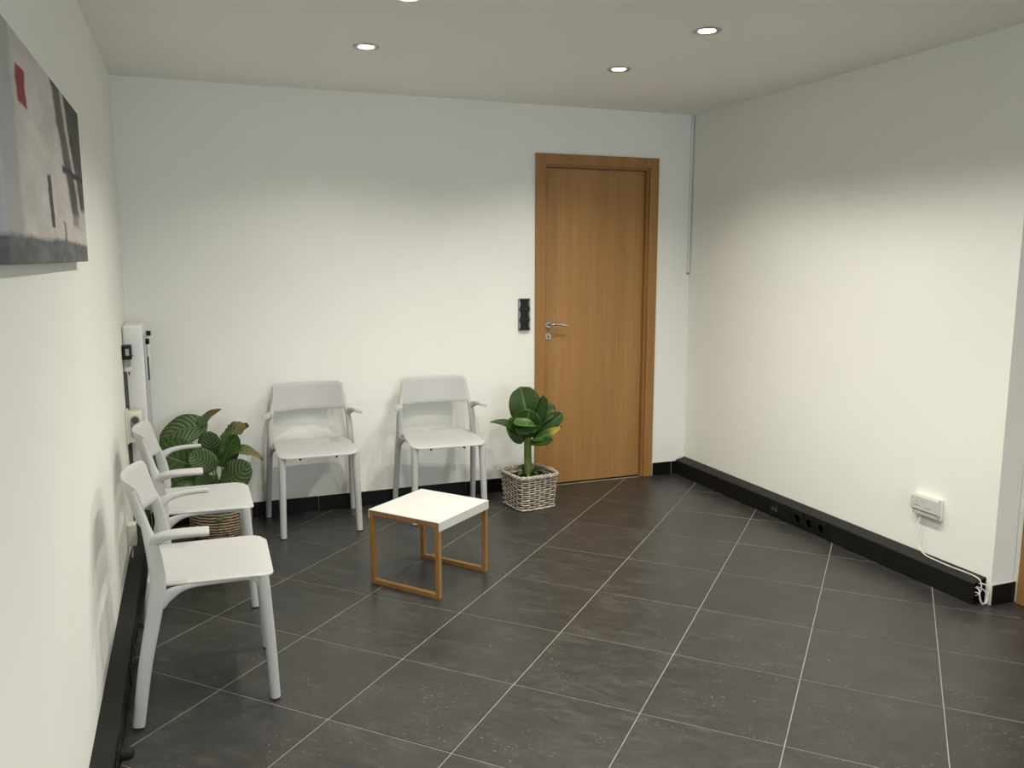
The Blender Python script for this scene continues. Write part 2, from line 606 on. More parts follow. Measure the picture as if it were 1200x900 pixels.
def ring_bm():
    b = bmesh.new()
    lathe(b, [(.0385, .003), (.0385, -.002), (.046, -.0055), (.0555, -.0050), (.0585, -.0003), (.046, -.0002)], 36, close=True)
    return b
def cup_bm():
    b = bmesh.new()
    lathe(b, [(.0390, -.001), (.036, .018), (.030, .034), (.030, .036), (.0435, .036), (.0435, .001)], 32, close=True)
    return b
def lens_bm():
    b = bmesh.new()
    lathe(b, [(.0310, .010), (.0310, .004), (.025, -.003), (.014, -.0080), (.001, -.010)], 28)
    return b
ords = ['nearest the back wall', 'second from the back wall', 'third from the back wall, assumed, out of view', 'fourth from the back wall, assumed, out of view', 'fifth from the back wall, assumed, out of view',
        'sixth from the back wall, assumed, out of view', 'seventh from the back wall', 'eighth from the back wall', 'ninth from the back wall']
proto = None
for x, side in zip(LX, ('left', 'right')):
    for k, y in enumerate(LY):
        lab = 'round recessed halogen downlight in the %s ceiling row, %s' % (side, ords[k])
        if proto is None:
            proto = thing('downlight', lab, 'ceiling light', (x, y, ZC), 0, 'recessed ceiling downlights')
            put('trim_ring', ring_bm(), 'steel', proto, smooth=True)
            put('reflector', cup_bm(), 'chrome', proto, smooth=True)
            put('lamp_lens', lens_bm(), 'lamp', proto, smooth=True)
            L = proto
        else:
            L = dup(proto, (x, y, ZC), 0, lab)
        for d in beams[0 if side == 'left' else 1]:
            beam = bpy.data.objects.new('downlight_beam', d)
            COL.objects.link(beam)
            beam.location = (x, y, ZC - 0.016)

# ------------------------------------------------------------------ door in the back wall
def door(name, parent_loc, rotz, w, h, lever=True):
    """local frame: x along the wall from hinge-less edge, y into the wall, opening 0..w, clear height h"""
    root = bpy.data.objects.new(name, None)
    COL.objects.link(root)
    root.location = parent_loc
    root.rotation_euler = (0, 0, rotz)
    root['kind'] = 'structure'
    A = 0.052                     # architrave width
    for x0, x1 in ((-A, 0.012), (w - .012, w + A)):
        b = bmesh.new()
        box(b, x0, x1, -.016, .0005, 0.001, h + A, bev=.002, seg=1)
        put('architrave', b, 'frame', root)
    b = bmesh.new()
    box(b, 0.012, w - .012, -.016, .0005, h - .012, h + A, bev=.002, seg=1)
    put('architrave', b, 'frame', root)
    for x0, x1 in ((0.0, .024), (w - .024, w)):
        b = bmesh.new()
        box(b, x0 + (.0 if x0 else .0005), x1 - (.0005 if x0 else 0), .001, .118, .001, h - .001, bev=.001, seg=1)
        put('door_jamb', b, 'frame', root)
    b = bmesh.new()
    box(b, .024, w - .024, .001, .118, h - .024, h - .001, bev=.001, seg=1)
    put('door_jamb', b, 'frame', root)
    # rebate strip behind the leaf edge
    leafb = bmesh.new()
    box(leafb, .027, w - .027, .030, .070, .007, h - .028, bev=.0015, seg=1)
    leaf = put('door_leaf', leafb, 'door', root)
    th = bmesh.new()
    box(th, .024, w - .024, .026, .076, -.003, .003)
    put('threshold', th, 'black_matt', root)
    if lever:
        hx, hz = .052, 1.043
        b = bmesh.new()
        lathe(b, [(.0235, .0), (.0235, -.006), (.021, -.009), (.002, -.009)], 28, (hx, .030, hz), 'Y')
        put('handle_rose', b, 'steel', leaf, smooth=True)
        b = bmesh.new()
        lathe(b, [(.0230, .0), (.0230, -.004), (.021, -.006), (.002, -.006)], 28, (hx, .030, hz - .075), 'Y')
        put('keyhole_plate', b, 'steel', leaf, smooth=True)
        b = bmesh.new()
        lathe(b, [(.004, .0), (.004, -.008), (.0005, -.008)], 12, (hx, .029, hz - .072), 'Y')
        box(b, hx - .0022, hx + .0022, .0215, .030, hz - .087, hz - .072)
        put('keyhole', b, 'black_matt', leaf)
        b = bmesh.new()
        st = smooth_path([(hx, .024, hz, .009, .009), (hx, -.012, hz + .001, .009, .009), (hx + .010, -.024, hz + .003, .009, .0095),
                          (hx + .040, -.027, hz + .004, .0075, .010), (hx + .075, -.026, hz + .001, .006, .0095), (hx + .103, -.022, hz - .006, .0045, .008), (hx + .113, -.020, hz - .009, .003, .005)], 5)
        sweep(b, [((p[0], p[1], p[2]), p[3], p[4]) for p in st], ref=(0, 0, 1), seg=12)
        put('door_handle', b, 'chrome', leaf, smooth=True)
    return root
door('door_1', (DX0, YB, 0), 0, DX1 - DX0, DZ)
door('door_2', (XA, EY1, 0), R(-90), EY1 - EY0, EZ)

# ------------------------------------------------------------------ cable trunking along the walls
def trunk_profile(side, depth, hf, hb):
    """closed C section with wall thickness; side +1: wall on +x"""
    o = [(0, .004), (-depth, .004), (-depth, hf - .004), (-depth + .003, hf), (0, hb)]
    i = [(-.003, .007), (-depth + .004, .007), (-depth + .004, hf - .006), (-.003, hb - .004)]
    return o, i
def trunk_bm(x_wall, side, y0, y1, depth, hf, hb):
    o, _ = trunk_profile(side, depth, hf, hb)
    b = bmesh.new()
    n = len(o)
    ins = []
    c = Vector((sum(p[0] for p in o) / n, sum(p[1] for p in o) / n))
    for p in o:
        ins.append((p[0] + (.0035 if p[0] < c.x else -.0035), p[1] + (.0035 if p[1] < c.y else -.0035)))
    def P(p, y):
        return (x_wall + side * p[0], y, p[1])
    ro = [[b.verts.new(P(p, y)) for p in o] for y in (y0, y1)]
    ri = [[b.verts.new(P(p, y)) for p in ins] for y in (y0, y1)]
    for k in range(n):
        j = (k + 1) % n
        b.faces.new((ro[0][k], ro[0][j], ro[1][j], ro[1][k]))
        b.faces.new((ri[0][k], ri[1][k], ri[1][j], ri[0][j]))
        b.faces.new((ro[0][k], ri[0][k], ri[0][j], ro[0][j]))
        b.faces.new((ro[1][k], ro[1][j], ri[1][j], ri[1][k]))
    return b

def module(parent, xf, side, yc, zc, w, kind):
    """a socket or blank module set in the trunking front; side = direction of the room (+1/-1)"""
    h = 0.062
    b = bmesh.new()
    x0, x1 = sorted((xf, xf + side * .004))
    box(b, x0, x1, yc - w / 2 + .002, yc + w / 2 - .002, zc - h / 2, zc + h / 2, bev=.0015, seg=1)
    nm = {'socket': 'power_socket', 'blank': 'blank_module', 'data': 'data_socket'}[kind]
    o = put(nm, b, 'black', parent)
    if kind == 'socket':
        b = bmesh.new()
        prof = [(.0245, .0), (.0245, side * .0025), (.0215, side * .0025), (.0205, -side * .0005), (.002, -side * .0005)]
        lathe(b, prof, 26, (xf + side * .004, yc, zc), 'X')
        put('socket_well', b, 'black', o, smooth=True)
        b = bmesh.new()
        for dy in (-.0095, .0095):
            lathe(b, [(.0028, 0), (.0028, side * .0012), (.0004, side * .0012)], 10, (xf + side * .0036, yc + dy, zc), 'X')
        put('socket_holes', b, 'black_matt', o)
    elif kind == 'data':
        b = bmesh.new()
        for dy in (-.013, .013):
            a0, a1 = sorted((xf + side * .004, xf + side * .0065))
            box(b, a0, a1, yc + dy - .009, yc + dy + .009, zc - .012, zc + .010, bev=.001, seg=1)
        put('data_port', b, 'darkgrey', o)
    return o

DR = 0.068
tr = thing('cable_trunking', 'long black cable trunking along the foot of the right wall, open at its near end', 'cable trunking', (0, 0, 0), 0, 'black wall trunkings')
put('channel', trunk_bm(XR - .0005, 1, 2.474, YB - .013, DR, .098, .114), 'black', tr)
xf = XR - DR - .0005
for yc, kd in zip((3.885, 3.778, 3.680, 3.586, 3.494, 3.402), ('blank', 'data', 'blank', 'socket', 'socket', 'socket')):
    module(tr, xf, -1, yc, .051, .090, kd)
b = bmesh.new()
box(b, xf - .0015, xf + .001, 2.476, YB - .014, .0885, .0905)
put('cover_joint', b, 'black_matt', tr)

DL = 0.060
tl = thing('cable_trunking', 'long black cable trunking along the foot of the left wall beside the two chairs', 'cable trunking', (0, 0, 0), 0, 'black wall trunkings')
put('channel', trunk_bm(XL + .0005, -1, YF + .002, YB - .013, DL, .104, .110), 'black', tl)
xf2 = XL + DL + .0005
for yc, kd in zip((3.46, 3.37, 3.28, 3.19, 3.10, 3.01), ('socket', 'socket', 'socket', 'data', 'data', 'blank')):
    module(tl, xf2, 1, yc, .052, .088, kd)
module(tl, xf2, 1, 2.48, .052, .088, 'socket')
module(tl, xf2, 1, 2.39, .052, .088, 'socket')

# black plug pushed into the near left socket
pl = thing('power_plug', 'black plug pushed into the left trunking in front of the nearest chair', 'plug', (xf2 + .0065, 2.48, .052))
b = bmesh.new()
lathe(b, [(.019, 0), (.019, .020), (.014, .030), (.009, .034), (.001, .034)], 20, (0, 0, 0), 'X')
put('plug_body', b, 'black_matt', pl, smooth=True)
# ------------------------------------------------------------------ armchairs
def rr_outline(hx, hy, r, n=6):
    out = []
    for cx, cy, a0 in ((hx - r, hy - r, 0), (-hx + r, hy - r, 90), (-hx + r, -hy + r, 180), (hx - r, -hy + r, 270)):
        for k in range(n + 1):
            a = R(a0 + 90 * k / n)
            out.append((cx + r * math.cos(a), cy + r * math.sin(a)))
    return out

def seat_bm():
    b = bmesh.new()
    th = 0.012
    rings_top, rings_bot = [], []
    fr = [0.0001, .25, .5, .72, .86, .94, 0.985, 1.0]
    def z_at(x, y):
        return 0.447 - 0.010 * max(0, 1 - (x / .2) ** 2) * max(0, 1 - ((y - .02) / .19) ** 2) - 0.010 * max(0, (y - .12) / .09) ** 2 + 0.004 * max(0, (-y - .08) / .08) ** 2
    base_o = []
    for (x, y) in rr_outline(.213, .190, .050, 7):
        # narrower at the rear, gently rounded front edge
        t = (y + .19) / .38
        xx = x * (0.955 + .045 * t)
        yy = y + .020 + (0.012 * (1 - (x / .213) ** 2) if y > 0 else 0)
        base_o.append((xx, yy))
    n = len(base_o)
    for s in fr:
        rt, rbm = [], []
        edge = 0.004 * max(0, (s - .94) / .06) ** 2
        for (x, y) in base_o:
            px, py = x * s, .02 + (y - .02) * s
            rt.append(b.verts.new((px, py, z_at(px, py) - edge)))
            rbm.append(b.verts.new((px, py, z_at(px, py) - th + edge)))
        rings_top.append(rt)
        rings_bot.append(rbm)
    for R_, flip in ((rings_top, False), (rings_bot, True)):
        b.faces.new(R_[0] if not flip else R_[0][::-1])
        for i in range(len(fr) - 1):
            for k in range(n):
                j = (k + 1) % n
                q = (R_[i][k], R_[i][j], R_[i + 1][j], R_[i + 1][k])
                b.faces.new(q if not flip else q[::-1])
    for k in range(n):
        j = (k + 1) % n
        b.faces.new((rings_top[-1][k], rings_top[-1][j], rings_bot[-1][j], rings_bot[-1][k]))
    return b

BZ0, BZ1 = 0.614, 0.766
def back_bm():
    """curved back panel: outline in (s, z), s across; wraps forward at its sides"""
    b = bmesh.new()
    hz = (BZ1 - BZ0) / 2
    zc = (BZ1 + BZ0) / 2
    out = rr_outline(1.0, hz, .02, 5)
    # separate radii in the two directions: scale x afterwards
    out = []
    for (cx, cz, a0) in ((1, 1, 0), (-1, 1, 90), (-1, -1, 180), (1, -1, 270)):
        for k in range(6):
            a = R(a0 + 90 * k / 5)
            r = .022
            hx = .193
            out.append((cx * (hx - r) + r * math.cos(a), cz * (hz - r) + r * math.sin(a)))
    fr = [0.0001, .3, .6, .82, .93, .98, 1.0]
    th = .013
    def pos(x, z, off, edge):
        t = (z + hz) / (2 * hz)
        xx = x * (1.02 - .03 * t)
        y = -.146 - .040 * t - .052 * (1 - (x / .193) ** 2)
        return (xx, y + off, zc + z)
    tops = []
    n = len(out)
    # horizontal grid is needed for the curvature: dense columns
    NX, NZ = 24, 8
    grid_f, grid_b = {}, {}
    def xlim(z):
        r = .022
        d = hz - abs(z)
        return .193 if d >= r else .193 - r + math.sqrt(max(0, r * r - (r - d) ** 2))
    for j in range(NZ + 1):
        tz = -math.cos(math.pi * j / NZ)
        z = tz * hz
        xl = xlim(z)
        for i in range(NX + 1):
            x = -math.cos(math.pi * (0.06 + 0.88 * i / NX)) / math.cos(math.pi * .06) * xl
            ed = max(abs(tz), abs(x) / xl)
            k = 0.004 * max(0, (ed - .93) / .07) ** 2
            grid_f[i, j] = b.verts.new(pos(x, z, th / 2 - k, 0))
            grid_b[i, j] = b.verts.new(pos(x, z, -th / 2 + k, 0))
    for i in range(NX):
        for j in range(NZ):
            b.faces.new((grid_f[i, j], grid_f[i + 1, j], grid_f[i + 1, j + 1], grid_f[i, j + 1]))
            b.faces.new((grid_b[i, j], grid_b[i, j + 1], grid_b[i + 1, j + 1], grid_b[i + 1, j]))
    for i in range(NX):
        for j in (0, NZ):
            b.faces.new((grid_f[i, j], grid_b[i, j], grid_b[i + 1, j], grid_f[i + 1, j]))
    for j in range(NZ):
        for i in (0, NX):
            b.faces.new((grid_f[i, j], grid_f[i, j + 1], grid_b[i, j + 1], grid_b[i, j]))
    return b

def sw(b, pts, n=6, ref=(0, 1, 0), seg=14, power=2.6):
    st = smooth_path(pts, n)
    sweep(b, [((p[0], p[1], p[2]), p[3], p[4]) for p in st], ref=ref, seg=seg, power=power)

def make_chair(label, loc, rotz):
    t = thing('armchair', label, 'chair', loc, rotz, 'light grey plastic armchairs of the waiting area')
    put('seat', seat_bm(), 'chair', t, smooth=True)
    put('backrest', back_bm(), 'chair', t, smooth=True)
    for s in (1, -1):
        b = bmesh.new()
        sw(b, [(s * .200, .202, .006, .0165, .0165), (s * .196, .194, .20, .0175, .0175), (s * .191, .182, .40, .0190, .0185), (s * .190, .179, .436, .019, .0185)], ref=(0, 1, 0), power=2.2)
        lg = put('front_leg', b, 'chair', t, smooth=True)
        b = bmesh.new()
        lathe(b, [(.0145, 0), (.0150, .007)], 16, (s * .2002, .2023, 0))
        put('glide', b, 'rubber', lg, smooth=True)
        # rear leg runs on upwards as the upright that carries arm and back
        b = bmesh.new()
        sw(b, [(s * .240, -.217, .006, .0150, .0190), (s * .233, -.186, .20, .0155, .0205), (s * .225, -.146, .39, .0165, .0235), (s * .221, -.136, .46, .0165, .0240),
               (s * .218, -.140, .53, .0160, .0225), (s * .211, -.150, .59, .0140, .0190), (s * .198, -.166, .65, .0120, .0120), (s * .190, -.182, .71, .0100, .0085), (s * .186, -.193, .752, .0085, .0070)], ref=(0, 1, 0), power=3.0)
        lg = put('rear_leg', b, 'chair', t, smooth=True)
        b = bmesh.new()
        lathe(b, [(.0130, 0), (.0135, .007)], 16, (s * .2402, -.2175, 0))
        put('glide', b, 'rubber', lg, smooth=True)
        # arm: grows out of the upright, flares outwards and ends in a flat paddle
        b = bmesh.new()
        sw(b, [(s * .212, -.152, .572, .009, .014), (s * .217, -.136, .596, .014, .016), (s * .228, -.106, .611, .0185, .012), (s * .238, -.066, .617, .0205, .0100),
               (s * .243, -.025, .6185, .021, .0090), (s * .245, .012, .6185, .021, .0085), (s * .245, .0225, .6183, .0195, .0075)], ref=(s * .30, 0, .95), power=3.4)
        put('armrest', b, 'chair', t, smooth=True)
        # side rail under the seat with gussets into both legs
        b = bmesh.new()
        sw(b, [(s * .192, .178, .405, .008, .020), (s * .190, .150, .428, .009, .010), (s * .192, .06, .4315, .009, .008), (s * .200, -.05, .430, .009, .009), (s * .215, -.108, .414, .009, .020), (s * .223, -.138, .395, .008, .028)], ref=(0, 0, 1), power=2.6)
        put('side_rail', b, 'chair', t, smooth=True)
        b = bmesh.new()
        sw(b, [(s * .188, .172, .412, .009, .016), (s * .165, .165, .424, .009, .008), (s * .105, .150, .428, .009, .006), (s * .05, .145, .4285, .009, .006)], ref=(0, 1, 0), power=2.6)
        put('seat_bracket', b, 'chair', t, smooth=True)
        b = bmesh.new()
        box(b, s * .095 - .006, s * .095 + .006, .150, .162, .405, .432, bev=.002, seg=1)
        put('stacking_stud', b, 'black', t)
    b = bmesh.new()
    sw(b, [(-.214, -.132, .424, .010, .011), (-.1, -.140, .428, .010, .008), (.1, -.140, .428, .010, .008), (.214, -.132, .424, .010, .011)], ref=(0, 1, 0))
    put('rear_rail', b, 'chair', t, smooth=True)
    return t

ch = make_chair('light grey plastic armchair nearest the camera, its back to the left wall', (.000, 2.947, 0), R(-90 - 1.0))
dup(ch, (-.010, 3.742, 0), R(-90), 'light grey armchair along the left wall, in front of the striped corner plant')
dup(ch, (.594, 4.590, 0), R(180), 'light grey plastic armchair against the back wall, right of the striped plant')
dup(ch, (1.308, 4.560, 0), R(180 - 3.5), 'light grey armchair against the back wall, behind the table, left of the banana plant')

# ------------------------------------------------------------------ low table
TBX, TBY, TBR = 0.974, 3.607, R(38.5)
tb = thing('side_table', 'low square white-topped side table on two oak loop frames', 'table', (TBX, TBY, 0), TBR)
W2, D2, TH_ = 0.198, 0.194, 0.345     # x: along the white apron side; y: along the oak frame side
b = bmesh.new()
tk = 0.003
prism(b, [(-D2, TH_), (D2, TH_), (D2, TH_ - .040), (D2 - tk, TH_ - .040), (D2 - tk, TH_ - tk), (-D2 + tk, TH_ - tk), (-D2 + tk, TH_ - .040), (-D2, TH_ - .040)], 'X', -W2, W2)
put('tabletop', b, 'white', tb, label='white lacquered folded top')
bw = .021
for s in (-1, 1):
    x0, x1 = sorted((s * (W2 - .001), s * (W2 - .001 - bw)))
    fr = None
    b = bmesh.new()
    y = D2 - tk - .0005
    zt = TH_ - tk - .0003
    box(b, x0, x1, -y, y, 0, bw, bev=.0012, seg=1)
    lf = put('loop_frame', b, 'oak', tb)
    lf['label'] = 'oak loop frame'
    for yy in (-1, 1):
        y0, y1 = sorted((yy * y, yy * (y - bw)))
        b = bmesh.new()
        box(b, x0, x1, y0, y1, bw, zt, bev=.0012, seg=1)
        put('leg', b, 'oak', lf)
    b = bmesh.new()
    box(b, x0, x1, -y + bw, y - bw, zt - bw, zt, bev=.0012, seg=1)
    put('top_bar', b, 'oak', lf)

# ------------------------------------------------------------------ plants
VR = Vector((math.cos(R(20.9)), -math.sin(R(20.9)), 0))     # a horizontal axis of the plants, roughly across the room
VF = Vector((-math.sin(R(20.9)), -math.cos(R(20.9)), 0))    # towards the seating side
def L3(r, f, u):
    return VR * r + VF * f + Vector((0, 0, u))

PROF = {
    'banana': lambda u: max(.02, (math.sin(math.pi * min(1, u ** 1.15)) ** 0.42)) if 0 < u < .995 else 0.02,
    'oval': lambda u: math.sqrt(max(0.0004, 1 - (2 * u - 1) ** 2)),
    'lance': lambda u: max(.02, math.sin(math.pi * u ** 0.8) ** 0.9),
}
def leaf(parent, m, p0, p1, p2, hw, nrm, prof='banana', fold=0.25, wave=0.0, curl=0.0, petiole=None, pr=.0035, nu=16, nv=8, ragged=0.0, seed=0):
    """blade along the quadratic curve p0-p1-p2; nrm = direction its face looks; petiole: base point"""
    rnd = random.Random(seed)
    p0, p1, p2, nrm = L3(*p0), L3(*p1), L3(*p2), L3(*nrm).normalized()
    b = bmesh.new()
    uvl = b.loops.layers.uv.new('UVMap')
    vs = {}
    uvs = {}
    ph = rnd.uniform(0, 6)
    th = .0008
    for i in range(nu + 1):
        u = i / nu
        c = p0 * (1 - u) ** 2 + p1 * 2 * u * (1 - u) + p2 * u * u
        t = ((p1 - p0) * (1 - u) + (p2 - p1) * u).normalized()
        s = t.cross(nrm).normalized()
        n = s.cross(t).normalized()
        w = hw * PROF[prof](u)
        for j in range(nv + 1):
            v = 2 * j / nv - 1
            rg = 1 - ragged * rnd.random() if abs(v) > .9 else 1
            lift = fold * abs(v) * w - curl * v * v * w + wave * w * math.sin(u * 11 + ph + (1.3 if v > 0 else 0)) * abs(v) ** 1.5
            q = c + s * (v * w * rg * math.cos(min(1.2, fold * .5))) + n * lift
            for k in (0, 1):
                vv = b.verts.new(q + n * (th if k else -th))
                vs[i, j, k] = vv
                uvs[vv] = (u, (v + 1) / 2)
    for i in range(nu):
        for j in range(nv):
            b.faces.new((vs[i, j, 1], vs[i + 1, j, 1], vs[i + 1, j + 1, 1], vs[i, j + 1, 1]))
            b.faces.new((vs[i, j, 0], vs[i, j + 1, 0], vs[i + 1, j + 1, 0], vs[i + 1, j, 0]))
    for i in range(nu):
        for j in (0, nv):
            b.faces.new((vs[i, j, 0], vs[i + 1, j, 0], vs[i + 1, j, 1], vs[i, j, 1]))
    for j in range(nv):
        for i in (0, nu):
            b.faces.new((vs[i, j, 0], vs[i, j, 1], vs[i, j + 1, 1], vs[i, j + 1, 0]))
    for f in b.faces:
        for lp in f.loops:
            lp[uvl].uv = uvs[lp.vert]
    lo = put('leaf', b, m, parent, smooth='all')
    if petiole is not None:
        pb = L3(*petiole)
        b = bmesh.new()
        mid = pb * .45 + p0 * .55 + Vector((0, 0, .015))
        st = smooth_path([(*pb, pr * 1.5), (*mid, pr * 1.1), (*p0, pr), (*(p0 * .86 + p1 * .14), pr * .7)], 4)
        sweep(b, [((q[0], q[1], q[2]), q[3], q[3]) for q in st], ref=(.3, .9, .1), seg=7)
        put('petiole', b, 'petiole', lo, smooth=True)
    return lo

# banana plant in the square whitewashed wicker basket
PA = (1.83, 4.51)
ba = thing('basket', 'square whitewashed wicker planter basket in front of the door frame', 'basket', (*PA, 0), R(9))
def sq_path(h, r, n_side, amp, phase, z):
    """rounded-square ring of points, pushed in and out between the stakes"""
    per = []
    tot = n_side * 4
    sub = 4
    for k in range(tot * sub):
        s = k / sub
        side = int(s // n_side) % 4
        f = (s % n_side) / n_side
        # rounded square by superellipse angle
        a = R(90 * side + 90 * f - 45)
        ca, sa = math.cos(a), math.sin(a)
        e = 7
        q = (abs(ca) ** e + abs(sa) ** e) ** (-1 / e)
        off = amp * math.sin(math.pi * s + phase)
        per.append(((h + off) * ca * q, (h + off) * sa * q, z))
    return per
NS = 6
BH = 0.205
def half(z):
    return .117 + .014 * (z / BH)
b = bmesh.new()
rows = 14
for k in range(rows):
    z = .010 + k * (BH - .028) / (rows - 1)
    pts = sq_path(half(z), 0, NS, .0034, math.pi * (k % 2), z)
    pts = [(p[0], p[1], p[2] + random.uniform(-.0009, .0009)) for p in pts]
    sweep(b, [(p, .0046, .0040) for p in pts], ref=(0, 0, 1), seg=6, closed=True)
put('weave', b, 'wicker', ba, smooth='all', kind='stuff')
b = bmesh.new()
for k in range(NS * 4):
    side = k // NS
    f = (k % NS) / NS
    a = R(90 * side + 90 * f - 45)
    ca, sa = math.cos(a), math.sin(a)
    q = (abs(ca) ** 7 + abs(sa) ** 7) ** (-1 / 7)
    sweep(b, [(((half(z) - .001) * ca * q, (half(z) - .001) * sa * q, z), .0042, .0042) for z in (.004, .07, .14, BH - .008)], ref=(0, 1, 0), seg=6)
put('stakes', b, 'wicker', ba, smooth='all', kind='stuff')
b = bmesh.new()
for q in range(3):
    pts = sq_path(half(BH) + .002, 0, NS, .0, 0, BH - .004)
    out = []
    for i, p in enumerate(pts):
        a = 2 * math.pi * (i / 9.14 + q / 3)
        d = Vector((p[0], p[1], 0)).normalized()
        out.append((p[0] + d.x * .008 * math.cos(a), p[1] + d.y * .008 * math.cos(a), p[2] + .007 * math.sin(a)))
    sweep(b, [(p, .0062, .0062) for p in out], ref=(0, 0, 1), seg=6, closed=True)
put('braided_rim', b, 'wicker', ba, smooth='all')
b = bmesh.new()
for q in range(2):
    pts = sq_path(half(0) + .002, 0, NS, .0, 0, .008)
    out = []
    for i, p in enumerate(pts):
        a = 2 * math.pi * (i / 9.14 + q / 2)
        d = Vector((p[0], p[1], 0)).normalized()
        out.append((p[0] + d.x * .006 * math.cos(a), p[1] + d.y * .006 * math.cos(a), p[2] + .0025 * math.sin(a)))
    sweep(b, [(p, .005, .005) for p in out], ref=(0, 0, 1), seg=6, closed=True)
put('braided_foot', b, 'wicker', ba, smooth='all')
# a small looped handle at the right of the rim
b = bmesh.new()
tube(b, [(.128, -.03, BH - .01), (.150, -.035, BH - .002), (.158, 0, BH), (.150, .035, BH - .002), (.128, .03, BH - .01)], .006, 7)
put('handle', b, 'wicker', ba, smooth=True)
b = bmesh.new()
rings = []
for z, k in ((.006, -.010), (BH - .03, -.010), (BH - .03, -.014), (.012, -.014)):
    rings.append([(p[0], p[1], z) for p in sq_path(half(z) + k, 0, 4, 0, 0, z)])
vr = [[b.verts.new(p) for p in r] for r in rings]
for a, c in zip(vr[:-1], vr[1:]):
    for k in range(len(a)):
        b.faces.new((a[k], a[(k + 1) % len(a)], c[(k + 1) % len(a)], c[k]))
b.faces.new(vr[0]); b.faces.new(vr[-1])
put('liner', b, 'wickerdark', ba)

bp_ = thing('banana_plant', 'leafy green banana plant with a thick stem growing from the square wicker basket', 'plant', (*PA, .0))
b = bmesh.new()
zs = .165
lathe(b, [(.112, zs - .02), (.112, zs), (.06, zs + .006), (.001, zs + .008)], 4 * 6, (0, 0, 0))
put('soil', b, 'soil', ba, smooth=True)
b = bmesh.new()
st = smooth_path([(*L3(-.003, 0, .165), .027), (*L3(-.005, 0, .24), .024), (*L3(-.008, 0, .33), .0225), (*L3(-.006, .0, .42), .022), (*L3(-.002, 0, .50), .016), (*L3(-.004, 0, .56), .008)], 5)
sweep(b, [((q[0], q[1], q[2]), q[3], q[3]) for q in st], ref=(0, 1, 0), seg=14)
put('stem', b, 'stem', bp_, smooth=True)
# (material, base, bend, tip, half width, facing, profile, fold, wave)
def a_(u, v):
    return ((u - 619.8) / 202.0, (591.3 - v) / 192.0)
def AL(m, b0, b1, b2, hw, nrm, fr=(0, .03, .0), prof='banana', fold=.25, wave=.05, pet=None, curl=0.0, seed=0):
    q = [(a_(*p)[0], f, a_(*p)[1]) for p, f in zip((b0, b1, b2), fr)]
    leaf(bp_, m, q[0], q[1], q[2], hw, nrm, prof, fold, wave, curl, pet, .007, seed=seed)
AL('banana', (618, 506), (617, 480), (609, 456), .098, (.15, 1, .15), (-.02, -.05, -.06), fold=.18, seed=1)
AL('banana', (619, 508), (628, 488), (637, 463), .050, (.5, .7, .1), (.0, .01, .02), fold=.5, seed=3)
AL('banana', (620, 508), (640, 480), (652, 483), .055, (-.3, .8, .5), (-.02, -.03, -.03), fold=.35, seed=4)
AL('banana', (621, 512), (643, 498), (660, 485), .052, (-.25, .9, .3), (-.01, .0, .0), fold=.3, seed=5)
AL('bananatip', (622, 516), (642, 508), (659, 496), .030, (0, .8, .6), (.02, .06, .08), fold=.4, prof='lance', seed=6)
AL('banana', (621, 518), (634, 518), (648, 511), .040, (.1, .6, .8), (.02, .08, .12), fold=.35, seed=7)
AL('banana', (613, 514), (598, 492), (573, 493), .040, (.1, .5, .9), (.0, .03, .05), fold=.25, seed=8, prof='lance')
AL('banana', (614, 516), (603, 508), (598, 488), .055, (.35, .9, .1), (.02, .05, .03), fold=.25, seed=9)
AL('banana', (617, 512), (616, 498), (620, 478), .088, (-.1, 1, .0), (.02, .05, .06), fold=.15, seed=10)
AL('bananalight', (618, 506), (617, 487), (616, 493), .080, (0, .75, .65), (.05, .08, .17), fold=-.15, prof='oval', seed=2)
# small leaves low at the soil
for k, (ang, ln, up) in enumerate(((190, .085, .05), (225, .095, .02), (300, .10, .03), (345, .105, .04), (20, .09, .05), (265, .09, .015), (140, .08, .06))):
    ca, sa = math.cos(R(ang)), math.sin(R(ang))
    leaf(bp_, 'bananalight' if k % 2 else 'banana', (ca * .02, -sa * .02, .178), (ca * ln * .6, -sa * ln * .6, .20 + up), (ca * ln, -sa * ln, .185 + up * .5), .020, (0, .1, 1), 'lance', .3, .05, nu=10, nv=4, seed=30 + k)

# striped plant in the round seagrass basket
PB = (.095, 4.59)
rbk = thing('basket', 'round dark seagrass basket with beige twine, under the corner plant by the left wall', 'basket', (*PB, 0))
def rprof(z):
    t = z / .20
    return .118 + .034 * math.sin(math.pi * min(1, t * .95 + .02)) ** .9 - .004 * t
b = bmesh.new()
NR = 13
for k in range(NR):
    z = .008 + k * .0148
    lathe(b, [(rprof(z) + .0078 * math.cos(a), z + .0078 * math.sin(a)) for a in [2 * math.pi * q / 8 for q in range(8)]], 44, close=True)
put('coils', b, 'seagrass', rbk, smooth='all', kind='stuff')
b = bmesh.new()
for k in range(NR - 1):
    z = .0154 + k * .0148
    pts = []
    for q in range(96):
        a = 2 * math.pi * q / 96
        r = rprof(z) + .0062 + .0012 * math.sin(q * math.pi / 2 + k)
        pts.append((r * math.cos(a), r * math.sin(a), z + .0012 * math.sin(q * 1.1 + k)))
    sweep(b, [(p, .0026, .0028) for p in pts], ref=(0, 0, 1), seg=5, closed=True)
put('twine', b, 'twine', rbk, smooth='all', kind='stuff')
b = bmesh.new()
z = .198
lathe(b, [(rprof(.19) + .009 * math.cos(a), z + .008 * math.sin(a)) for a in [2 * math.pi * q / 8 for q in range(8)]], 44, close=True)
put('rim', b, 'twine', rbk, smooth='all')
b = bmesh.new()
lathe(b, [(.115, .004), (.115, .012), (.001, .012)], 32)
put('base', b, 'seagrass', rbk)

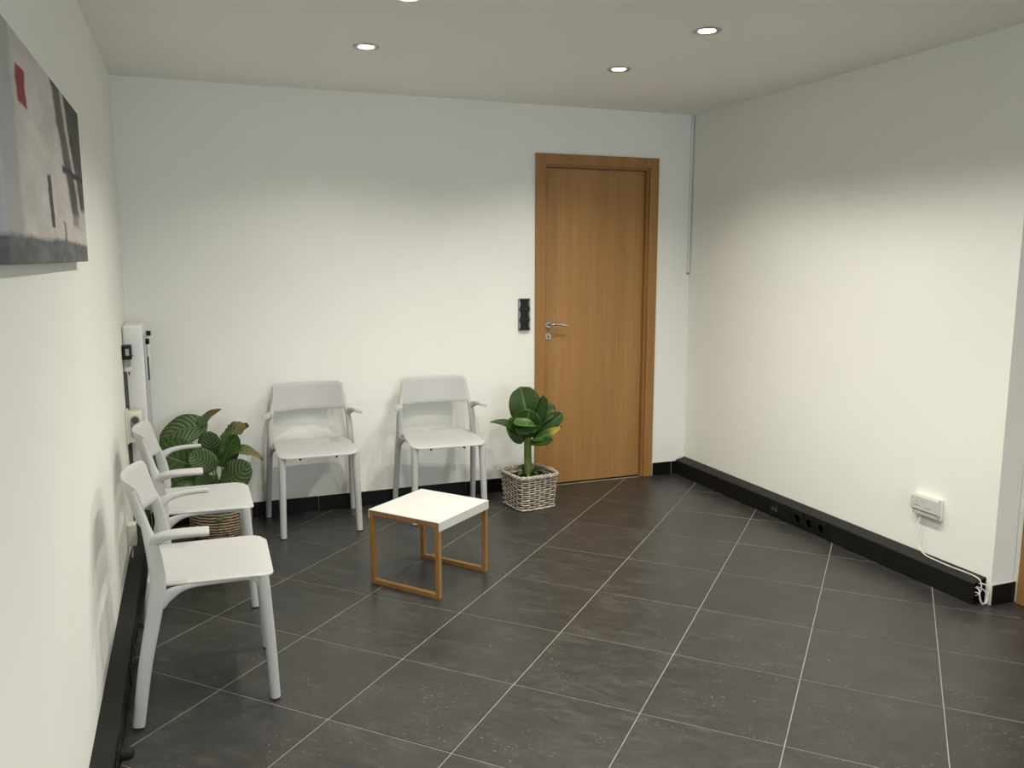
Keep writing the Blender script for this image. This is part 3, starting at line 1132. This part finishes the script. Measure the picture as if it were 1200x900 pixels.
pb_ = thing('calathea_plant', 'corner plant with round silver-striped green leaves growing from the round seagrass basket', 'plant', (*PB, 0))
b = bmesh.new()
lathe(b, [(.125, .15), (.125, .165), (.07, .172), (.001, .174)], 28)
put('soil', b, 'soil', rbk, smooth=True)
def b_(u, v):
    return ((u - 258.5) / 204.0, (626 - v) / 203.0)
def CL(m, b0, b1, b2, hw, nrm, fr=(0, .03, .0), prof='oval', fold=.12, wave=.08, curl=0.0, rg=0.0, seed=0):
    q = [(b_(*p)[0], f, b_(*p)[1]) for p, f in zip((b0, b1, b2), fr)]
    pet = (random.uniform(-.03, .03), random.uniform(-.03, .03), .17)
    leaf(pb_, m, q[0], q[1], q[2], hw, nrm, prof, fold, wave, curl, pet, .0035, ragged=rg, seed=seed)
CL('calathea', (246, 514), (228, 499), (199, 524), .082, (-.05, .85, .5), (-.02, .0, .03), fold=-.1, seed=1)
CL('calatheadry', (236, 512), (247, 495), (265, 488), .026, (-.3, .9, .3), (-.02, -.02, .0), prof='lance', fold=.5, wave=.25, seed=2)
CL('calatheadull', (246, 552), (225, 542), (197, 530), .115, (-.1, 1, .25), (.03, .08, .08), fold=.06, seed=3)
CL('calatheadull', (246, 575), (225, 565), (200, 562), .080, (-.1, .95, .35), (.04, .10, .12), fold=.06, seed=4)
CL('calathea', (256, 545), (252, 530), (253, 511), .075, (-.15, 1, .1), (.0, .02, .02), fold=.12, seed=5)
CL('calathea', (258, 552), (250, 540), (236, 532), .066, (.05, .95, .3), (.04, .09, .10), fold=.08, seed=6)
CL('calatheadry', (262, 524), (275, 510), (293, 507), .045, (.1, .8, .6), (-.02, -.02, -.01), fold=.35, wave=.3, rg=.35, seed=7)
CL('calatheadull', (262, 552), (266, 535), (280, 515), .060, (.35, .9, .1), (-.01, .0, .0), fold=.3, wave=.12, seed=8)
CL('calathea', (262, 563), (280, 562), (299, 541), .086, (-.05, .95, .32), (.04, .10, .10), fold=.08, wave=.05, seed=9)
CL('calatheadry', (268, 540), (290, 527), (308, 543), .035, (.2, .6, .8), (-.02, .0, .02), fold=.4, wave=.2, prof='lance', rg=.2, seed=10)
CL('calathea', (254, 572), (250, 566), (246, 554), .060, (0, .9, .4), (.05, .09, .1), fold=.1, seed=11)
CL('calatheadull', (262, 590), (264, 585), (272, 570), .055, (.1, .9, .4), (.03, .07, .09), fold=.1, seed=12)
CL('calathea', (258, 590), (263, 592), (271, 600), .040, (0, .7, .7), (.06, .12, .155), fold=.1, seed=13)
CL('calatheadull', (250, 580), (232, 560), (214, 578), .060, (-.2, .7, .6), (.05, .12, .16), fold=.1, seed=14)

# ------------------------------------------------------------------ canvas on the left wall: plain abstract patches, no figures
def canvas_mat():
    m, nt, p = mat('abstract_canvas')
    uv = nd(nt, 'ShaderNodeUVMap')
    uv.uv_map = 'UVMap'
    nz = nd(nt, 'ShaderNodeTexNoise')
    nz.inputs['Scale'].default_value = 7.0
    nz.inputs['Detail'].default_value = 6.0
    nt.links.new(uv.outputs[0], nz.inputs['Vector'])
    vm = nd(nt, 'ShaderNodeVectorMath', operation='MULTIPLY_ADD')
    nt.links.new(nz.outputs['Color'], vm.inputs[0])
    vm.inputs[1].default_value = (.07, .07, 0)
    nt.links.new(uv.outputs[0], vm.inputs[2])
    sep = nd(nt, 'ShaderNodeSeparateXYZ')
    nt.links.new(vm.outputs[0], sep.inputs[0])
    u = math_n(nt, 'SUBTRACT', sep.outputs[0], .035)
    v = math_n(nt, 'SUBTRACT', sep.outputs[1], .035)
    cl = noise(nt, uv.outputs[0], 5, 6, .65)
    def band(x, a, c, soft=.015):
        lo = nd(nt, 'ShaderNodeMapRange'); nt.links.new(x, lo.inputs[0])
        lo.inputs[1].default_value = a - soft; lo.inputs[2].default_value = a + soft
        hi = nd(nt, 'ShaderNodeMapRange'); nt.links.new(x, hi.inputs[0])
        hi.inputs[1].default_value = c - soft; hi.inputs[2].default_value = c + soft
        return math_n(nt, 'SUBTRACT', lo.outputs[0], hi.outputs[0])
    def rect(u0, u1, v0, v1, s=.015, shear=0.0):
        s = s * .6
        uu = math_n(nt, 'ADD', u, math_n(nt, 'MULTIPLY', v, shear)) if shear else u
        return math_n(nt, 'MULTIPLY', band(uu, u0, u1, s), band(v, v0, v1, s))
    col = ramp(nt, cl, [(.3, (.44, .405, .385)), (.7, (.64, .60, .57))])
    col = mix(nt, math_n(nt, 'MULTIPLY', rect(-.1, .13, -.1, 1.1, .02), .55), col, (.26, .29, .31))
    dark = ramp(nt, cl, [(.35, (.008, .009, .009)), (.65, (.06, .06, .058))])
    # slanting dark slabs on the far half
    col = mix(nt, math_n(nt, 'MULTIPLY', rect(.84, .97, .30, 1.2, .03, .30), .92), col, dark)
    col = mix(nt, math_n(nt, 'MULTIPLY', rect(1.02, 1.9, .34, 1.2, .03, .30), .97), col, dark)
    col = mix(nt, rect(.70, 1.1, .52, .555, .012, .12), col, (.012, .012, .012))
    col = mix(nt, math_n(nt, 'MULTIPLY', rect(.76, .86, .22, .48, .03), .55), col, dark)
    # dark band along the foot
    foot = ramp(nt, cl, [(.35, (.05, .053, .058)), (.65, (.20, .205, .21))])
    col = mix(nt, rect(-.2, 1.2, -.2, .12, .02, 0), col, foot)
    # plain strokes and a red patch
    col = mix(nt, math_n(nt, 'MULTIPLY', rect(.435, .485, .18, .46, .012, .05), .95), col, (.02, .02, .02))
    col = mix(nt, math_n(nt, 'MULTIPLY', rect(.60, .628, .10, .24, .01), .7), col, (.06, .06, .06))
    col = mix(nt, rect(.20, .275, .70, .86, .012, .04), col, (.24, .015, .02))
    nt.links.new(col, p.inputs['Base Color'])
    setv(p, Roughness=.7)
    wv = noise(nt, mapping(nt, uv.outputs[0], scale=(400, 160, 1)), 1.0, 1)
    bump(nt, p, wv, .1)
    return m
M['canvas'] = canvas_mat()
CY0, CY1, CZ0, CZ1, CX0, CX1 = 1.690, 2.925, 1.451, 1.893, XL + .003, -.287
cv = thing('canvas_picture', 'wide canvas of grey, black and pale patches with one red mark, on the left wall', 'picture', (CX0, (CY0 + CY1) / 2, CZ0))
b = bmesh.new()
box(b, 0, CX1 - CX0, CY0 - (CY0 + CY1) / 2, CY1 - (CY0 + CY1) / 2, 0, CZ1 - CZ0, bev=.002, seg=1)
uvl = b.loops.layers.uv.new('UVMap')
for f in b.faces:
    for lp in f.loops:
        c = lp.vert.co
        lp[uvl].uv = (c.y / (CY1 - CY0) + .5, c.z / (CZ1 - CZ0))
put('canvas', b, 'canvas', cv)
b = bmesh.new()
hy = (CY1 - CY0) / 2
for q in ((-hy + .02, hy - .02, .012, .04), (-hy + .02, hy - .02, CZ1 - CZ0 - .04, CZ1 - CZ0 - .012)):
    box(b, -.002, .001, *q)
put('stretcher', b, 'oak', cv)

# ------------------------------------------------------------------ things on the left wall near the corner
cb = thing('wall_cabinet', 'tall narrow white cabinet with a grey front, mounted on the left wall in the corner', 'cabinet', (XL + .002, 4.65, .42))
b = bmesh.new()
box(b, 0, .092, -.15, .15, 0, .715, bev=.016, seg=4)
put('body', b, 'whiteplastic', cb, smooth=True)
b = bmesh.new()
box(b, .0915, .099, -.132, .142, .02, .665, bev=.003, seg=1)
fp = put('front_panel', b, 'greypanel', cb, label='grey front panel')
b = bmesh.new()
lathe(b, [(.015, 0), (.015, .014), (.011, .018), (.001, .018)], 18, (.099, -.06, .625), 'X')
put('knob', b, 'black', fp, smooth=True)
b = bmesh.new()
lathe(b, [(.013, 0), (.013, .020), (.001, .022)], 18, (.099, .07, .655), 'X')
put('knob', b, 'black', fp, smooth=True)
b = bmesh.new()
box(b, .099, .113, .02, .075, .42, .615, bev=.006, seg=2)
put('handle', b, 'whiteplastic', fp, smooth=True)
b = bmesh.new()
box(b, .099, .105, .005, .018, .42, .54, bev=.002, seg=1)
put('handle_trim', b, 'black', fp)
b = bmesh.new()
box(b, .018, .023, -.1512, -.1490, .47, .53)
put('side_slot', b, 'black', cb)
b = bmesh.new()
lathe(b, [(.003, 0), (.003, -.002), (.0003, -.002)], 10, (.043, -.149, .565), 'Y')
put('screw', b, 'black', cb)

dt = thing('cable_duct', 'dark grey vertical cable duct on the left wall, below the black timer', 'cable duct', (XL + .001, 4.455, .112))
b = bmesh.new()
box(b, 0, .014, -.014, .014, 0, .80, bev=.002, seg=1)
put('channel', b, 'darkgrey', dt)
b = bmesh.new()
box(b, .0135, .0155, -.004, .004, .01, .79)
put('cover_seam', b, 'black', dt)

tm = thing('wall_timer', 'small black timer with a pale green screen, high on the left wall duct', 'timer', (XL + .001, 4.45, .975))
b = bmesh.new()
box(b, 0, .042, -.03, .03, 0, .068, bev=.004, seg=2)
put('case', b, 'black', tm, smooth=True)
b = bmesh.new()
box(b, .016, .032, -.0312, -.0295, .020, .052)
put('screen', b, 'lcd', tm)
b = bmesh.new()
box(b, .006, .034, -.022, .022, -.036, 0, bev=.002, seg=1)
put('plug_block', b, 'midgrey', tm)
b = bmesh.new()
lathe(b, [(.016, -.060), (.018, -.055), (.018, -.040), (.016, -.036)], 20, (.02, 0, 0))
put('collar', b, 'cream', tm, smooth=True)

so = thing('wall_socket_box', 'cream surface-mounted socket box with a grey oval plate, on the left wall above the chairs', 'socket box', (XL + .001, 4.40, .578))
b = bmesh.new()
box(b, 0, .010, -.045, .055, -.006, .156, bev=.002, seg=1)
put('back_plate', b, 'cream', so)
b = bmesh.new()
box(b, .0095, .072, -.040, .050, 0, .148, bev=.004, seg=2)
bx = put('housing', b, 'cream', so, smooth=True)
b = bmesh.new()
prism(b, [(.042 + .021 * math.cos(a), .076 + math.copysign(.034, math.sin(a)) + .021 * math.sin(a)) for a in [2 * math.pi * (k + .5) / 28 for k in range(28)]], 'Y', -.043, -.0395)
ov = put('oval_plate', b, 'midgrey', so, label='grey oval plate')
b = bmesh.new()
lathe(b, [(.0155, 0), (.0155, -.003), (.012, -.004), (.001, -.004)], 22, (.042, -.043, .110), 'Y')
put('socket', b, 'darkgrey', ov, smooth=True)
b = bmesh.new()
box(b, .030, .054, -.0455, -.0425, .060, .084, bev=.001, seg=1)
put('button', b, 'darkgrey', ov)
b = bmesh.new()
for dx in (-.009, .009):
    box(b, .042 + dx - .005, .042 + dx + .005, -.0450, -.0425, .034, .048, bev=.001, seg=1)
put('button', b, 'darkgrey', ov)

sb = thing('junction_box', 'small cream junction box low on the left wall, behind the nearest chair', 'junction box', (XL + .001, 4.05, .172))
b = bmesh.new()
box(b, 0, .036, -.035, .035, 0, .098, bev=.003, seg=2)
put('case', b, 'cream', sb, smooth=True)
b = bmesh.new()
tube(b, [(.015, 0, .004), (.015, 0, -.03), (.013, 0, -.062)], .003, 8)
put('wire', b, 'cable', sb, smooth=True)

# ------------------------------------------------------------------ switch by the door, conduit in the corner
sw_ = thing('light_switch', 'triple black rocker switch on the back wall left of the wooden door', 'switch', (1.928, YB - .0005, 1.113))
b = bmesh.new()
box(b, -.040, .040, -.009, 0, -.099, .099, bev=.003, seg=2)
put('frame', b, 'midgrey', sw_, smooth=True, label='glossy grey surround')
for k in (-1, 0, 1):
    zc = k * .0655
    n = 8
    left, right = [], []
    for i in range(n + 1):
        t = -1 + 2 * i / n
        x = .0375 - .0125 * (1 - t * t) ** .8
        right.append((x, zc + t * .0315))
        left.append((-x, zc + t * .0315))
    b = bmesh.new()
    poly = right + left[::-1]
    lo = [b.verts.new((p[0], -.0085, p[1])) for p in poly]
    hi = [b.verts.new((p[0] * .95, -.017 + .004 * (p[1] - zc) / .0315, p[1] * .97 + zc * .03)) for p in poly]
    b.faces.new(lo); b.faces.new(hi)
    for i in range(len(poly)):
        j = (i + 1) % len(poly)
        b.faces.new((lo[i], lo[j], hi[j], hi[i]))
    put('rocker', b, 'black', sw_)

cn = thing('wall_conduit', 'thin white conduit running down the right corner of the back wall from the ceiling', 'conduit', (3.098, YB - .0005, 1.36))
b = bmesh.new()
box(b, -.009, .006, -.012, 0, 0, ZC - 1.36 - .002, bev=.002, seg=1)
put('channel', b, 'whiteplastic', cn)
b = bmesh.new()
box(b, -.0100, .0070, -.013, 0, -.008, .004, bev=.001, seg=1)
put('end_cap', b, 'midgrey', cn)

# ------------------------------------------------------------------ telephone box on the right wall and its cable
ph = thing('telephone_box', 'white wall-mounted telephone connection box low on the right wall', 'connection box', (XR - .0005, 2.792, .290))
b = bmesh.new()
box(b, -.016, 0, -.076, .076, 0, .098, bev=.003, seg=2)
put('base', b, 'whiteplastic', ph, smooth=True)
b = bmesh.new()
prism(b, [(-.0155, .022), (-.032, .026), (-.035, .030), (-.035, .088), (-.030, .0975), (-.0155, .0975)], 'Y', -.0755, .0755)
cvx = put('cover', b, 'white', ph)
b = bmesh.new()
for y, z, w, h in ((.040, .070, .0022, .004), (.004, .068, .0022, .004), (.038, .048, .018, .0016), (-.022, .046, .018, .0013)):
    box(b, -.0356, -.0349, y - w, y + w, z - h / 2, z + h / 2)
put('print_marks', b, 'darkgrey', cvx)
b = bmesh.new()
box(b, -.030, -.0155, -.070, .070, .004, .024, bev=.003, seg=1)
put('lower_lip', b, 'lip', ph)

b = bmesh.new()
tube(b, [(3.090, 2.815, .300), (3.085, 2.822, .262), (3.070, 2.828, .215), (3.068, 2.812, .165), (3.070, 2.765, .124), (3.072, 2.70, .1165), (3.070, 2.62, .1155),
         (3.070, 2.55, .1175), (3.066, 2.50, .1185), (3.064, 2.468, .112), (3.063, 2.456, .085), (3.064, 2.462, .055), (3.066, 2.485, .035)], .0026, 8)
tube(b, [(3.060, 2.490, .070), (3.052, 2.468, .078), (3.047, 2.452, .072), (3.046, 2.446, .048), (3.056, 2.444, .023), (3.072, 2.444, .014), (3.090, 2.446, .026), (3.097, 2.450, .060), (3.088, 2.458, .090), (3.078, 2.485, .088)], .0026, 8)
tube(b, [(3.055, 2.490, .050), (3.049, 2.456, .058), (3.050, 2.447, .032), (3.064, 2.446, .010), (3.082, 2.448, .016), (3.091, 2.452, .045), (3.080, 2.462, .070), (3.070, 2.485, .075)], .0022, 8)
tag(put('telephone_cable', b, 'cable', smooth=True), 'thin white cable hanging from the telephone box to the open end of the trunking', 'cable')
